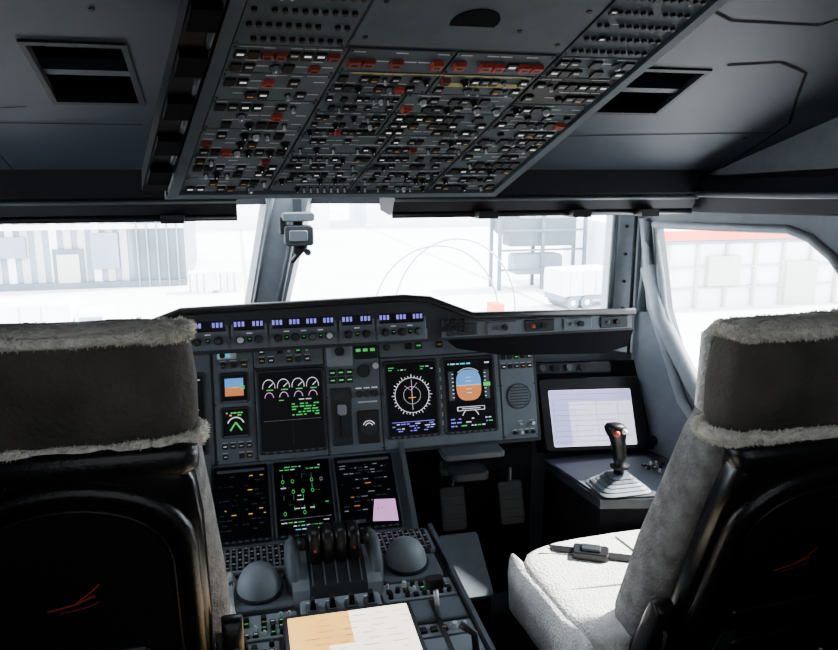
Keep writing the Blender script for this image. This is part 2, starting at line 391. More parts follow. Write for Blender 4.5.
mb.box(GF,-.365,.355,.006,.108,0,.006,'panel')
secs=[(-.36,-.24),(-.235,-.13),(-.125,.075),(.08,.19),(.195,.35)]
for a,b in secs:
    mb.rbox(GF,a,b,.008,.106,.006,.012,'panel',.006)
    F=lambda u,v,h=0.:GF(u,v,h+.012)
    w=b-a; k=max(2,int(w/.045))
    mb.rbox(F,a+.008,b-.008,.060,.098,0,.002,'scr',.004)
    for i in range(k):
        c=a+w*(i+.5)/k
        for d in range(3): mb.quad(F,c-.016+d*.011,c-.009+d*.011,.072,.086,.003,'e_p')
        mb.cyl(F,c,.033,.013,0,.006,'bez',14); mb.cyl(F,c,.033,.010,.006,.024,random.choice(['whited','bez','black','trim']),14,.008)
        if i<k-1: 
            cc=a+w*(i+1)/k; mb.rbox(F,cc-.006,cc+.006,.026,.040,0,.005,'black',.002); mb.quad(F,cc-.003,cc+.003,.034,.036,.0055,'e_g')
            mb.quad(F,cc-.008,cc+.008,.050,.053,.0006,'white')
for sg in (1,-1):
    a,b=(.40,1.05) if sg>0 else (-1.08,-.42)
    mb.box(GF,a,b,.008,.052,0,.008,'panel')
    for i in range(5):
        u=a+(b-a)*(i+.5)/5; mb.rbox(GF,u-.05,u+.05,.012,.050,.008,.013,'panel' if i%2 else 'bez',.005)
        mb.cyl(GF,u+.01,.03,.009,.013,.022,'black',12); mb.rbox(GF,u-.030,u-.018,.024,.036,.013,.018,'trim' if i!=2 else 'red',.002)
for i in range(3):
    for j in range(2): mb.rbox(GF,.40+i*.028,.42+i*.028,.048-j*.022,.064-j*.022,.013,.02,'black',.002)
mb.obj('flight_control_unit',GL)

# ---------------------------------------------------------------- main instrument panel
IP=empty('main_instrument_panel')
MF=frame((0,2.33,.70),(1,0,0),(0,.10,.36))
mb=MB()
mb.box(MF,-.80,.80,-.01,.385,-.10,0,'bez')
def plate(F,u0,u1,v0,v1,m='panel'): mb.rbox(F,u0+.002,u1-.002,v0+.002,v1-.002,0,.006,m,.006,.002)
def smallctl(F,u0,u1,v0,v1,nu,nv,dens=.8):
    du=(u1-u0)/nu;dv=(v1-v0)/nv
    for i in range(nu):
        for j in range(nv):
            if random.random()>dens: continue
            u=u0+du*(i+.5);v=v0+dv*(j+.45);r=min(du,dv)*.33
            k=random.random()
            if k<.55:
                mb.rbox(F,u-r,u+r,v-r,v+r,.006,.012,'black',r*.2,.001,2)
                if random.random()<.6: mb.quad(F,u-r*.6,u+r*.6,v-r*.2,v+r*.2,.0125,random.choice(['whited','white','e_g','amber','white']))
            elif k<.85:
                mb.cyl(F,u,v,r,.006,.020,random.choice(['black','bez','whited']),12,r*.8)
            else: mb.cyl(F,u,v,r*.5,.006,.018,'whited',8)
            mb.quad(F,u-r,u+r,v+r*1.25,v+r*1.5,.0066,'whited')
plate(MF,-.30,-.172,0,.375); plate(MF,.055,.24,0,.375)
plate(MF,-.172,.055,.30,.375,'panel'); plate(MF,-.172,.055,0,.298)
plate(MF,.24,.66,0,.31); plate(MF,.24,.66,.31,.375); plate(MF,.66,.79,0,.375)
plate(MF,-.79,-.305,0,.375)
smallctl(MF,.665,.785,.24,.37,5,4,.9)
smallctl(MF,.25,.65,.325,.37,11,1,.6)
smallctl(MF,-.16,.045,.31,.367,7,2,.6)
smallctl(MF,.67,.78,.01,.07,5,2,.7)
for u in (-.295,-.177,.060,.235,.245,.655,.665,.785):
    for v in (.012,.19,.363): mb.cyl(MF,u,v,.003,.006,.0075,'black',6)
for k in range(7): mb.quad(MF,.445,.450,.07+k*.03,.085+k*.03,.0066,'whited')
mb.cyl(MF,.725,.15,.045,.006,.010,'bez',24); mb.cyl(MF,.725,.15,.040,.010,.012,'trim',24)
for i in range(-3,4): mb.quad(MF,.725-.034,.725+.034,.15+i*.01-.002,.15+i*.01+.002,.0125,'bez')
mb.rbox(MF,.065,.15,.29,.365,.006,.014,'panel2',.008); mb.cyl(MF,.107,.34,.016,.014,.018,'bez',20)
mb.rbox(MF,.155,.235,.31,.36,.006,.012,'black',.005); 
for i in range(3): mb.quad(MF,.162+i*.024,.178+i*.024,.335,.345,.0125,'e_g')
for i in range(3):
    for j in range(2): mb.rbox(MF,.068+i*.028,.092+i*.028,.235+j*.025,.255+j*.025,.006,.014,'black',.003); mb.quad(MF,.073+i*.028,.087+i*.028,.243+j*.025,.247+j*.025,.0145,'e_g')
mb.cyl(MF,.185,.27,.022,.006,.012,'black',20); mb.cyl(MF,.185,.27,.018,.012,.014,'bez',20); mb.cyl(MF,.225,.285,.01,.006,.02,'whited')
mb.rbox(MF,.155,.228,.03,.14,.006,.010,'black',.006)
mb.cyl(MF,.192,.085,.028,.010,.012,'bez',20)
for r in (.012,.02): mb.arc(MF,.192,.085,r,20,160,.003,.0125,'e_w',10)
for u in (.165,.192,.218): mb.cyl(MF,u,.195,.012,.006,.016,'bez',14); mb.quad(MF,u-.01,u+.01,.212,.216,.0066,'white')
mb.quad(MF,.16,.225,.165,.17,.0066,'whited')
mb.rbox(MF,.07,.14,.03,.22,.006,.009,'bez',.006)
mb.box(MF,.098,.108,.06,.14,.009,.03,'black'); mb.rbox(MF,.089,.117,.13,.165,.015,.04,'panel2',.008)
mb.obj('panel_body',IP)

def display(F,name,u0,u1,v0,v1,draw,parent,b=.014,h=.006):
    global mb
    mb=MB()
    mb.rbox(F,u0-b,u1+b,v0-b,v1+b,0,h+.008,'bez',.012,.004)
    mb.rbox(F,u0-.004,u1+.004,v0-.004,v1+.004,h+.008,h+.0085,'scr',.005,.0002)
    for k in range(8):
        c=u0+(u1-u0)*(k+.5)/8; mb.box(F,c-.005,c+.005,v0-b+.002,v0-b+.008,h+.008,h+.010,'trim')
    G=lambda a,c,hh=0.:F(u0+(u1-u0)*a,v0+(v1-v0)*c,h+.009+hh)
    draw(G,(u1-u0),(v1-v0)); return mb.obj(name,parent)
def rows(G,a0,a1,c0,c1,n,m,w=.012,fill=.6):
    for i in range(n):
        c=c0+(c1-c0)*(i+.5)/n; a=a0
        while a<a1-.03:
            L=random.uniform(.03,.12)
            if random.random()<fill: mb.quad(G,a,min(a1,a+L),c-w/2,c+w/2,.0003,random.choice(m))
            a+=L+.025
def d_ewd(G,w,h):
    for i,c in enumerate((.14,.38,.62,.86)):
        mb.arc(G,c,.82,.10,-10,190,.010,.0002,'e_w'); mb.strip(G,[(c,.82),(c+.07,.87)],.012,.0003,'e_w'); mb.quad(G,c-.04,c+.07,.775,.79,.0003,'e_g')
        mb.arc(G,c,.68,.07,0,180,.009,.0002,'e_m',10)
    rows(G,.05,.95,.62,.66,1,['e_g','e_w'],fill=.5)
    rows(G,.5,.95,.42,.60,5,['e_g'],.016,.9); rows(G,.05,.45,.06,.3,4,['trim','e_p','trim'],fill=.2)
    mb.quad(G,.03,.97,.375,.379,.0002,'whited'); mb.quad(G,.5,.504,.05,.375,.0002,'trim')
def d_nd(G,w,h):
    a=w/h
    H=lambda x,y,hh=0.:G(x,.55+(y-.5)*a,hh)
    mb.arc(H,.5,.5,.36,0,360,.012,.0002,'e_w',36)
    for i in range(36):
        t=math.radians(i*10); r2=.43 if i%3==0 else .40
        mb.strip(H,[(.5+.36*math.cos(t),.5+.36*math.sin(t)),(.5+r2*math.cos(t),.5+r2*math.sin(t))],.014,.0002,'e_w')
    mb.arc(H,.5,.5,.18,0,360,.006,.0002,'e_w',24)
    mb.strip(H,[(.5,.2),(.5,.82)],.008,.0003,'e_w'); mb.strip(H,[(.42,.45),(.58,.45)],.016,.0004,'e_y'); mb.strip(H,[(.5,.38),(.5,.53)],.016,.0004,'e_y')
    mb.strip(H,[(.35,.7),(.48,.6),(.62,.75)],.008,.0003,'e_m')
    rows(G,.03,.4,.90,.97,2,['e_g','e_w']); rows(G,.7,.97,.90,.97,2,['e_g','e_w'])
    mb.quad(G,.05,.95,.17,.178,.0003,'e_p'); rows(G,.05,.95,.03,.16,4,['e_p','e_w','e_p'],.014)
def d_pfd(G,w,h):
    a=w/h
    H=lambda x,y,hh=0.:G(x,.64+(y-.5)*a,hh)
    def half(s,m):
        pts=[(.48+.27*math.copysign(abs(math.cos(t))**.7,math.cos(t)),.5+s*.32*abs(math.sin(t))**.7) for t in [math.pi*i/16 for i in range(17)]]
        mb.add([H(p[0],p[1],.0002) for p in pts],[list(range(17))],m)
    half(1,'e_b'); half(-1,'e_o')
    mb.strip(H,[(.22,.5),(.74,.5)],.012,.0005,'e_w'); 
    for k in (-.16,-.08,.08,.16): mb.strip(H,[(.42,.5+k),(.54,.5+k)],.012,.0005,'e_w')
    mb.strip(H,[(.28,.49),(.38,.49),(.38,.45)],.02,.0006,'e_y'); mb.strip(H,[(.68,.49),(.58,.49),(.58,.45)],.02,.0006,'e_y')
    mb.quad(H,.05,.16,.2,.8,.0002,'trim'); mb.quad(H,.82,.93,.2,.8,.0002,'trim')
    for k in range(7): mb.quad(H,.12,.16,.25+k*.08,.265+k*.08,.0004,'e_w'); mb.quad(H,.82,.86,.25+k*.08,.265+k*.08,.0004,'e_w')
    mb.quad(H,.80,.95,.46,.54,.0006,'e_g'); mb.arc(H,.48,.5,.35,50,130,.01,.0003,'e_w',10)
    rows(G,.05,.95,.93,.98,1,['e_g','e_w','e_c'],.02); mb.quad(G,.2,.8,.27,.33,.0002,'e_w'); mb.quad(G,.22,.78,.278,.322,.0004,'scr'); mb.quad(G,.3,.7,.295,.305,.0005,'e_w')
    mb.arc(G,.48,.10,.2,30,150,.014,.0003,'e_w',10); rows(G,.05,.95,.03,.18,3,['e_w','e_p','e_g'],.016)
def d_sd(G,w,h):
    for i in range(5):
        for j in range(4): 
            if random.random()<.6: mb.arc(G,.13+i*.18,.28+j*.15,.025,0,360,.009,.0003,random.choice(['e_g','whited','e_g']),8)
            if random.random()<.6: mb.strip(G,[(.13+i*.18,.32+j*.15),(.13+i*.18,.38+j*.15)],.008,.0003,random.choice(['e_g','whited']))
    rows(G,.08,.95,.25,.85,10,['e_g','e_w','trim'],.012,.22)
    rows(G,.08,.9,.88,.96,2,['e_w','e_g']); rows(G,.05,.95,.03,.18,3,['e_w','e_g','e_c'],fill=.4)
    mb.quad(G,.03,.97,.2,.206,.0003,'whited')
def d_mfd(G,w,h):
    mb.quad(G,.03,.97,.93,.97,.0002,'trim'); rows(G,.05,.9,.74,.9,4,['whited','trim'],.012,.5); rows(G,.05,.9,.2,.7,8,['trim','whited','trim','e_o'],.012,.4)
    mb.add([G(.52,.06,.0002),G(.97,.03,.0002),G(.97,.34,.0002),G(.60,.36,.0002)],[(0,1,2,3)],'e_m'); mb.quad(G,.05,.4,.05,.10,.0002,'trim')
def d_mfd2(G,w,h):
    mb.quad(G,.03,.97,.93,.97,.0002,'trim'); rows(G,.05,.95,.1,.9,12,['trim','trim','e_y','trim','bez'],.012,.35)
def d_isis(G,w,h):
    mb.quad(G,.1,.9,.5,.9,.0002,'e_b'); mb.quad(G,.1,.9,.15,.5,.0002,'e_o'); mb.strip(G,[(.3,.5),(.7,.5)],.05,.0004,'e_y'); mb.quad(G,.78,.95,.42,.58,.0005,'e_g')
def d_isis2(G,w,h):
    mb.arc(G,.5,.35,.36,20,160,.05,.0003,'e_w'); mb.strip(G,[(.25,.15),(.5,.5),(.75,.15)],.07,.0004,'e_g'); rows(G,.1,.9,.75,.95,2,['e_g','e_y'],.06)
display(MF,'engine_display',-.155,.040,.035,.280,d_ewd,IP)
display(MF,'navigation_display',.262,.425,.05,.285,d_nd,IP)
display(MF,'primary_flight_display',.465,.63,.05,.285,d_pfd,IP)
display(MF,'navigation_display',-.50,-.335,.05,.285,d_nd,IP)
display(MF,'primary_flight_display',-.72,-.54,.05,.285,d_pfd,IP)
display(MF,'standby_display',-.272,-.200,.205,.280,d_isis,IP,.012)
display(MF,'standby_display',-.272,-.200,.095,.17,d_isis2,IP,.012)
mb=MB(); smallctl(MF,-.285,-.185,.01,.075,4,2,.9); smallctl(MF,-.285,-.185,.30,.365,3,2,.9)
mb.rbox(MF,-.285,-.225,.335,.362,.008,.012,'whited',.004); mb.quad(MF,-.28,-.23,.34,.357,.0125,'e_c'); mb.obj('panel_controls',IP)

BF=frame((0,2.12,.51),(1,0,0),(0,.21,.19))
mb=MB(); mb.box(BF,-.32,.29,-.01,.29,-.12,0,'panel'); mb.box(BF,.29,.305,-.01,.30,-.12,.02,'trim'); mb.box(BF,-.335,-.32,-.01,.30,-.12,.02,'trim'); mb.obj('lower_body',IP)
display(BF,'multifunction_display',-.305,-.150,.025,.262,d_mfd2,IP,.010)
display(BF,'system_display',-.122,.045,.025,.262,d_sd,IP,.010)
display(BF,'multifunction_display',.073,.252,.025,.262,d_mfd,IP,.010)

mb=MB()
mb.box(W,.30,.78,2.36,2.42,.1,.70,'blackm'); mb.box(W,-.78,-.33,2.36,2.42,.1,.70,'blackm')
mb.rbox(frame((.30,2.10,.675),(1,0,0),(0,1,0)),.13,.34,.15,.25,0,.018,'trim',.015)
mb.rbox(frame((.30,2.10,.63),(1,0,0),(0,1,0)),.14,.26,.08,.20,0,.025,'bez',.015)
mb.rbox(XZ(2.30),.42,.56,.61,.66,0,.02,'bez',.01)
mb.obj('lower_closeout',IP)

# ---------------------------------------------------------------- pedestal
CP=empty('center_pedestal')
PF=lambda u,v,h=0.: V((u,v,.47+(v-1.25)*.046))+V((0,0,h))
mb=MB()
mb.box(lambda u,v,h=0.:V((u,v,h)),-.30,.315,1.1,2.11,0.0,.44,'bez')
mb.box(PF,-.32,.34,1.08,2.12,-.05,0,'bez',.004)
mb.box(PF,.335,.352,1.08,2.12,-.12,.02,'trim',.003); mb.box(PF,-.335,-.318,1.08,2.12,-.12,.02,'trim',.003)
for a,b in ((-.31,-.10),(.12,.33)):
    mb.rbox(PF,a,b,1.985,2.11,0,.012,'panel2',.01)
    for i in range(11):
        for j in range(6):
            u=a+.010+(b-a-.020)*(i+.5)/11; v=1.988+.119*(j+.5)/6
            mb.box(PF,u-.0060,u+.0060,v-.006,v+.006,.012,.016,'black',.001)
            if (i*3+j)%2: mb.quad(PF,u-.003,u+.003,v-.002,v+.003,.0165,'whited')
for x,y in ((-.19,1.885),(.225,1.93)):
    mb.rbox(PF,x-.085,x+.09,y-.09,y+.06,0,.014,'panel',.02)
    mb.dome(PF,x,y,.060,.014,.072,'panel2',28,9,.068); mb.cyl(PF,x,y-.01,.064,.010,.022,'bez',28)
    mb.dome(PF,x+.078,y+.04,.014,.014,.012,'black',12,4)
q=[(1.80,.49),(1.82,.53),(1.88,.565),(1.96,.58),(2.03,.565),(2.08,.53),(2.09,.50)]
mb.prism(FX,q,-.105,.135,'panel2')
mb.prism(FX,[(p[0]*.98+.038,p[1]+.006) for p in q],-.06,.095,'bez')
for i in range(5): mb.prism(FX,[(p[0],p[1]+.010) for p in q[1:-1]],-.052+i*.033,-.049+i*.033,'panel')
for sg,x in ((-1,-.098),(1,.128)):
    mb.loft([supring((x,1.93,z),(w,0,0),(0,d,0),3,18) for z,w,d in ((.50,.022,.10),(.55,.022,.085),(.60,.018,.05),(.615,.008,.03))],'panel')
for i in range(4):
    x=-.038+i*.0355
    mb.tube([(x,1.95,.54),(x,1.945,.59),(x,1.935,.62)],.014,'black',8)
    mb.loft([supring((x,1.92,z),(w,0,0),(0,d,0),5,14) for z,w,d in ((.555,.014,.03),(.57,.0175,.044),(.635,.0175,.046),(.650,.016,.036),(.656,.009,.02))],'black')
    mb.quad(W,x-.005,x+.005,1.885,1.893,.648,'white')
mb.loft([supring((x,1.90,.622),(0,.016,0),(0,0,.016),3,14) for x in (-.080,-.058)],'black')
mb.loft([supring((x,1.90,.622),(0,.016,0),(0,0,.016),3,14) for x in (.09,.11)],'black')
for x in (-.038,.068): mb.dome(XZ(1.874),x,.61,.005,0,.005,'redd',10,3)
mb.rbox(PF,-.09,.12,1.70,1.80,0,.02,'panel2',.01)
for i in range(4):
    x=-.06+i*.05; mb.box(PF,x-.018,x+.018,1.72,1.765,.02,.035,'panel',.004); mb.box(PF,x-.008,x+.008,1.73,1.755,.035,.06,'black',.003); mb.quad(PF,x-.012,x+.012,1.775,1.785,.0205,'white')
def ctlgrid(u0,u1,v0,v1,nu,nv,dens=.85,m='panel2'):
    mb.rbox(PF,u0,u1,v0,v1,0,.008,m,.006,.002)
    F=lambda a,b,h=0.:PF(a,b,h+.002)
    smallctl(F,u0+.008,u1-.008,v0+.006,v1-.006,nu,nv,dens)
ctlgrid(-.31,-.10,1.68,1.78,9,4); ctlgrid(-.31,-.15,1.52,1.67,7,6); ctlgrid(-.31,-.15,1.36,1.51,7,6); ctlgrid(-.31,-.15,1.12,1.35,6,6)
ctlgrid(.13,.33,1.76,1.84,8,3,.9,'panel2'); ctlgrid(.18,.33,1.60,1.65,5,1); ctlgrid(.18,.33,1.36,1.48,5,3); ctlgrid(.18,.33,1.12,1.35,5,6)
mb.rbox(PF,.18,.33,1.49,1.59,0,.012,'panel2',.01); mb.rbox(PF,.18,.33,1.66,1.75,0,.010,'panel',.01)
for x in (.25,):
    mb.box(PF,x-.006,x+.006,1.50,1.74,.010,.014,'black')
    mb.tube([PF(x,1.66,0),PF(x,1.68,.05),PF(x,1.70,.085)],.007,'metal'); mb.rbox(frame(PF(x,1.70,.075),(1,0,0),(0,1,0)),-.025,.025,-.012,.02,0,.025,'black',.01)
x=-.245; mb.box(PF,x-.006,x+.006,1.55,1.65,.010,.016,'black'); mb.tube([PF(x,1.60,0),PF(x,1.61,.05)],.007,'metal'); mb.rbox(frame(PF(x,1.61,.045),(1,0,0),(0,1,0)),-.02,.02,-.012,.012,0,.02,'black',.008)
mb.tube([PF(.30,1.50,.012),PF(.30,1.52,.06),PF(.27,1.54,.075)],.009,'black')
mb.obj('pedestal_body',CP)
# chart clipboard on the pedestal; paper emission imitates a patch of sunlight
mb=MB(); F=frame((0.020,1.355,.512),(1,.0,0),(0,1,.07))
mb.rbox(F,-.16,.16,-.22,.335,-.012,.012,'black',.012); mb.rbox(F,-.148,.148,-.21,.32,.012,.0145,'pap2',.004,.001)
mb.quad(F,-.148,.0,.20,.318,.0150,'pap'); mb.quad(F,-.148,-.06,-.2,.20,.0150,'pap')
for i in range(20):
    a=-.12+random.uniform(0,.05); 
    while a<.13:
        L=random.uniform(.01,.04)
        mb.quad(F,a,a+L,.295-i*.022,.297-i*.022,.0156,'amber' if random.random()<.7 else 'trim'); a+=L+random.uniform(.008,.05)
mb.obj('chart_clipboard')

# ---------------------------------------------------------------- rudder pedals & foot ramps
for sg in (1,-1):
    mb=MB()
    for x in (.47,.68):
        x*=sg
        F=frame((x,2.28,.41),(1,0,0),(0,.30,.9)); mb.rbox(F,-.045,.045,0,.15,0,.02,'black',.012)
        for k in range(4): mb.box(F,-.038,.038,.02+k*.03,.026+k*.03,.02,.024,'bez')
        mb.tube([(x,2.31,.43),(x,2.33,.60)],.014,'black'); mb.tube([(x-.04,2.30,.43),(x+.04,2.30,.43)],.010,'black')
    mb.obj('rudder_pedals')
    mb=MB(); c=.475*sg
    F=frame((c,2.07,.27),(1,0,0),(0,.24,.16)); mb.rbox(F,-.068,.068,0,.23,0,.02,'panel',.012)
    mb.prism(FX,[(2.07,0.0),(2.07,.26),(2.25,.38),(2.27,.0)],c-.06,c+.06,'blackm')
    mb.obj('foot_rest')

# ---------------------------------------------------------------- side console, tablet display, sidestick
for sg in (1,-1):
    mb=MB()
    pts=[(.82,2.34),(.86,1.99),(1.0,1.96),(1.24,1.94),(1.29,1.5),(1.35,1.0),(1.455,1.0),(1.40,1.5),(1.32,1.95),(1.22,2.38)]
    pts=[(sg*a,b) for a,b in pts]
    mb.prism(W,pts,.58,.61,'bez'); mb.prism(W,[(sg*.02+a*.985,b+.01) for a,b in pts],.0,.58,'blackm')
    mb.prism(W,[(sg*a,b) for a,b in ((.83,2.28),(.87,2.0),(1.0,1.97),(1.20,1.95),(1.18,2.28))],.61,.616,'trim')
    F=frame((sg*1.08,2.08,.616),(1,0,0),(0,1,0)) 
    smallctl(F,.03,.12,-.1,.12,4,7,.8)
    mb.obj('side_console')
    mb=MB(); c=V((sg*.955,2.055,.617))
    for k,(w,d,z0,z1) in enumerate(((.085,.075,0,.009),(.075,.065,.009,.018),(.062,.054,.018,.027),(.05,.044,.027,.037),(.038,.034,.037,.047))):
        mb.loft([supring(c+V((0,0,z)),(ww,0,0),(0,dd,0),6,24) for z,ww,dd in ((z0,w,d),(z0+.003,w+.002,d+.002),(z1,w-.006,d-.006))],'panel2' if k<3 else 'panel',False)
    S=.80
    mb.loft([supring(c+V((p[0],p[1],.045+(p[2]-.06)*S)),(w,0,0),(0,d,0),2.4,16) for p,w,d in (((0,0,.06),.016,.016),((0,0,.085),.018,.018),((0,-.002,.09),.03,.03),((0,-.002,.10),.03,.03),((0,-.002,.104),.018,.02),((-.002,0,.14),.020,.024),((-.004,.004,.18),.022,.026),((-.008,.006,.205),.024,.027),((-.014,.006,.23),.032,.032),((-.02,.002,.255),.035,.034),((-.024,-.004,.27),.028,.028),((-.025,-.006,.276),.01,.012))],'black')
    mb.dome(frame(c+V((-.032,-.030,.192)),(1,0,0),(0,.3,1)),0,0,.011,0,.012,'red',12,4)
    mb.dome(frame(c+V((-.006,-.032,.198)),(1,0,0),(0,.3,1)),0,0,.009,0,.010,'white',12,4)
    mb.tube([c+V((-.01,.03,.165)),c+V((-.012,.045,.15)),c+V((-.01,.036,.13))],.006,'black')
    mb.obj('sidestick')
    ang=math.radians(8)*sg
    o=V((sg*1.02,2.355,.62)); ux=V((math.cos(ang),-math.sin(ang),0)); vy=V((0,.12,.30))
    DF=frame(o,ux,vy)
    mb=MB(); mb.box(DF,-.20,.225,.0,.33,-.05,-.004,'blackm')
    mb.rbox(DF,-.185,.20,.0,.268,-.005,.018,'black',.02,.005)
    mb.rbox(DF,-.150,.157,.018,.222,.018,.0185,'e_l2',.006,.0003)
    mb.quad(DF,-.148,.155,.178,.220,.0187,'e_l'); mb.quad(DF,-.148,-.08,.022,.178,.0187,'e_l')
    for k in range(10): mb.quad(DF,-.14,.14 if k in (0,4,8) else random.uniform(-.02,.12),.205-k*.019,.207-k*.019,.0189,'e_ll')
    for k in range(4): mb.quad(DF,-.14+k*.08,-.138+k*.08,.04,.18,.0189,'e_ll')
    mb.rbox(DF,-.19,.10,.285,.325,-.005,.008,'bez',.008)
    for k in range(4): mb.cyl(DF,-.16+k*.05,.305,.012,.008,.02,'black' if k%2 else 'trim',12)
    mb.cyl(DF,.215,.03,.018,.0,.025,'black',16)
    mb.obj('flight_bag_display')

# ---------------------------------------------------------------- seats
def seat(loc,rec,rotz,top=1.06,bw=.235,cw=.27,cov='fabl',hz=.225):
    R=empty('pilot_seat',loc,rotz)
    mb=MB(); 
    mb.box(W,-.20,-.14,-.15,.40,0,.05,'black'); mb.box(W,.14,.20,-.15,.40,0,.05,'black')
    mb.loft([supring((0,.12,z),(w,0,0),(0,d,0),5,20) for z,w,d in ((.03,.19,.22),(.08,.17,.20),(.20,.12,.15),(.34,.14,.18),(.37,.22,.22))],'black',False)
    mb.obj('base',R)
    mb=MB()
    def cush(z0,z1,w,y0,y1,m,e=5):
        cy=(y0+y1)/2; d=(y1-y0)/2; zs=[(0,.90),(.12,.97),(.35,1.0),(.7,1.0),(.88,.975),(.96,.93),(1.0,.84)]
        mb.loft([supring((0,cy,z0+(z1-z0)*t),(w*k,0,0),(0,d*(k if k<.95 else 1),0),e,44) for t,k in zs],m,jit=.0015)
    cush(.36,.44,cw-.01,-.06,.42,'black'); cush(.40,.535,cw,-.05,.45,'wool',4.5)
    for sg in (1,-1):
        mb.loft([supring((sg*(cw-.012),.2,z),(t,0,0),(0,.235,0),4,24) for z,t in ((.34,.010),(.38,.018),(.46,.026),(.50,.022),(.515,.01))],'wool',jit=.002)
    mb.tube([(-.02,.40,.535),(-.01,.2,.537),(0,.0,.535)],.004,'fabl')
    mb.tube([(-cw*.8,.38,.532),(-cw*.5,.33,.536),(-.06,.30,.537)],.0035,'fabl'); mb.tube([(-cw*.85,.18,.532),(-cw*.4,.16,.536),(-.03,.20,.537)],.0035,'fabl')
    BK=frame((-.15,.32,.537),(.85,-.5,0),(.5,.85,0))
    mb.rbox(BK,-.05,.05,-.03,.03,-.004,.02,'black',.01); mb.rbox(BK,-.028,.028,-.018,.018,.02,.028,'bez',.006)
    for a,b in (((-.18,.35,.54),(-.24,.39,.537)),((-.11,.30,.54),(.10,.18,.54))):
        a=V(a);b=V(b); mb.loft([[p+V((0,-.018,0)),p+V((0,.018,0)),p+V((0,.018,.004)),p+V((0,-.018,.004))] for p in (a,b)],'black',False)
    mb.obj('cushion',R)
    b0=V((0,-.03,.44)); b1=V((0,-.03-rec,top)); vd=(b1-b0).normalized(); L=(b1-b0).length
    back=V((1,0,0)).cross(vd); back=-back if back.y>0 else back
    back.normalize()
    FB=lambda u,v,h=0.: b0+V((1,0,0))*u+vd*v+back*h
    mb=MB()
    prof=[(0,.90),(.03,1.0),(.15,1.08),(.45,1.06),(.75,.98),(.92,.92),(1.0,.84),(1.02,.7)]
    mb.loft([supring(FB(0,L*t,-.065),(bw*k*1.02,0,0),back*.085,3.4,44) for t,k in prof],cov,jit=.002)
    mb.obj('back_cover',R)
    mb=MB()
    prof=[(-.10,.55),(-.06,.80),(0,.92),(.2,.95),(.5,.97),(.8,.96),(.93,.92),(1.0,.82),(1.03,.6)]
    mb.loft([supring(FB(0,L*t,.045),(bw*k,0,0),back*(.045 if .0<t<.95 else .03),4,40) for t,k in prof],'shell')
    aw=bw*.84; z1=L-.20; pts=[(-aw*1.0,-.02),(-aw*1.02,.2),(-aw,z1)]
    pts+=[(-aw*math.cos(math.radians(t)),z1+.01+.15*math.sin(math.radians(t))**.8) for t in range(8,180,12)]
    pts+=[(aw,z1),(aw*1.02,.2),(aw,-.02)]
    mb.tube([FB(p[0],p[1],.087) for p in pts],.019,'leather',10)
    mb.prism(FB,[(p[0]*.86,p[1]*.95) for p in pts],.085,.10,'leather')
    mb.tube([FB(p[0]*.86,p[1]*.95,.098) for p in pts],.005,'black',8)
    mb.rbox(FB,-.10,.10,.02,.20,.098,.112,'black',.03); mb.rbox(FB,-.12,.12,.27,.295,.098,.108,'leather',.012)
    mb.strip(FB,[(-.05,.40),(.0,.41),(.035,.425)],.004,.1012,'red'); mb.strip(FB,[(.0,.412),(.03,.435),(.045,.45)],.003,.1014,'red'); mb.strip(FB,[(-.03,.393),(.02,.401),(.04,.41)],.002,.1014,'red')
    mb.loft([supring(FB(x,L*.99,.045),vd*r,back*r*1.1,3,20) for x,r in ((-bw*.95,.02),(-bw*.85,.032),(0,.036),(bw*.85,.032),(bw*.95,.02))],'leather')
    for sg in (1,-1):
        mb.loft([supring(FB(sg*(bw+.008),L*t,.03),(.014,0,0),back*w,4,16) for t,w in ((-.12,.04),(-.05,.06),(.12,.05),(.3,.03),(.33,.015))],'black',False)
        mb.cyl((lambda sg_:(lambda u,v,h=0.:FB(0,v,u)+V((sg_*(bw+.022+h),0,0))))(sg),.03,.02,.026,0,.010,'metal',16)
        mb.loft([supring(FB(sg*(bw+.03),z,.05),(.022,0,0),back*w,4,18) for z,w in ((.02,.015),(.04,.028),(.15,.032),(.24,.028),(.28,.022),(.29,.01))],'leather')
        mb.tube([FB(sg*(bw+.01),.20,.03),FB(sg*(bw+.035),.24,.09),FB(sg*(bw+.04),.10,.12),FB(sg*(bw+.01),-.05,.06)],.005,'trim',8)
    for sg in (-1,1):
        mb.loft([[FB(sg*.09+d,v,h) for d,h in ((-.02,hh),(.02,hh),(.02,hh+.004),(-.02,hh+.004))] for v,hh in ((L*.99,.09),(L*1.04,.02),(L*1.03,-.09),(L*.8,-.155))],'black',False)
    mb.loft([[FB(-bw*.62+a,v,h) for a,h in ((-.018+o,.125),(.018+o,.125),(.018+o,.129),(-.018+o,.129))] for v,o in ((.26,.01),(.12,-.02),(.0,-.03),(-.08,-.05))],'bez',False)
    mb.rbox(FB,-bw*.62-.04,-bw*.62+.005,.13,.19,.127,.137,'trim',.008)
    mb.obj('back_shell',R)
    h0=FB(0,L+.01,-.01)
    mb=MB()
    hw=.235
    hp=[(0,.88,.045),(.04,.95,.06),(.15,.99,.07),(.5,1.01,.075),(.8,.98,.07),(.93,.93,.06),(.99,.82,.045),(1.0,.6,.02)]
    mb.loft([supring(h0+V((0,-.02*t,hz*t)),(hw*k,0,0),(0,d,0),3.4,48) for t,k,d in hp],'fab',jit=.002)
    def hring(t,k,dd): return supring(h0+V((0,-.02*t,hz*t)),(hw*k,0,0),(0,dd,0),3.6,70)
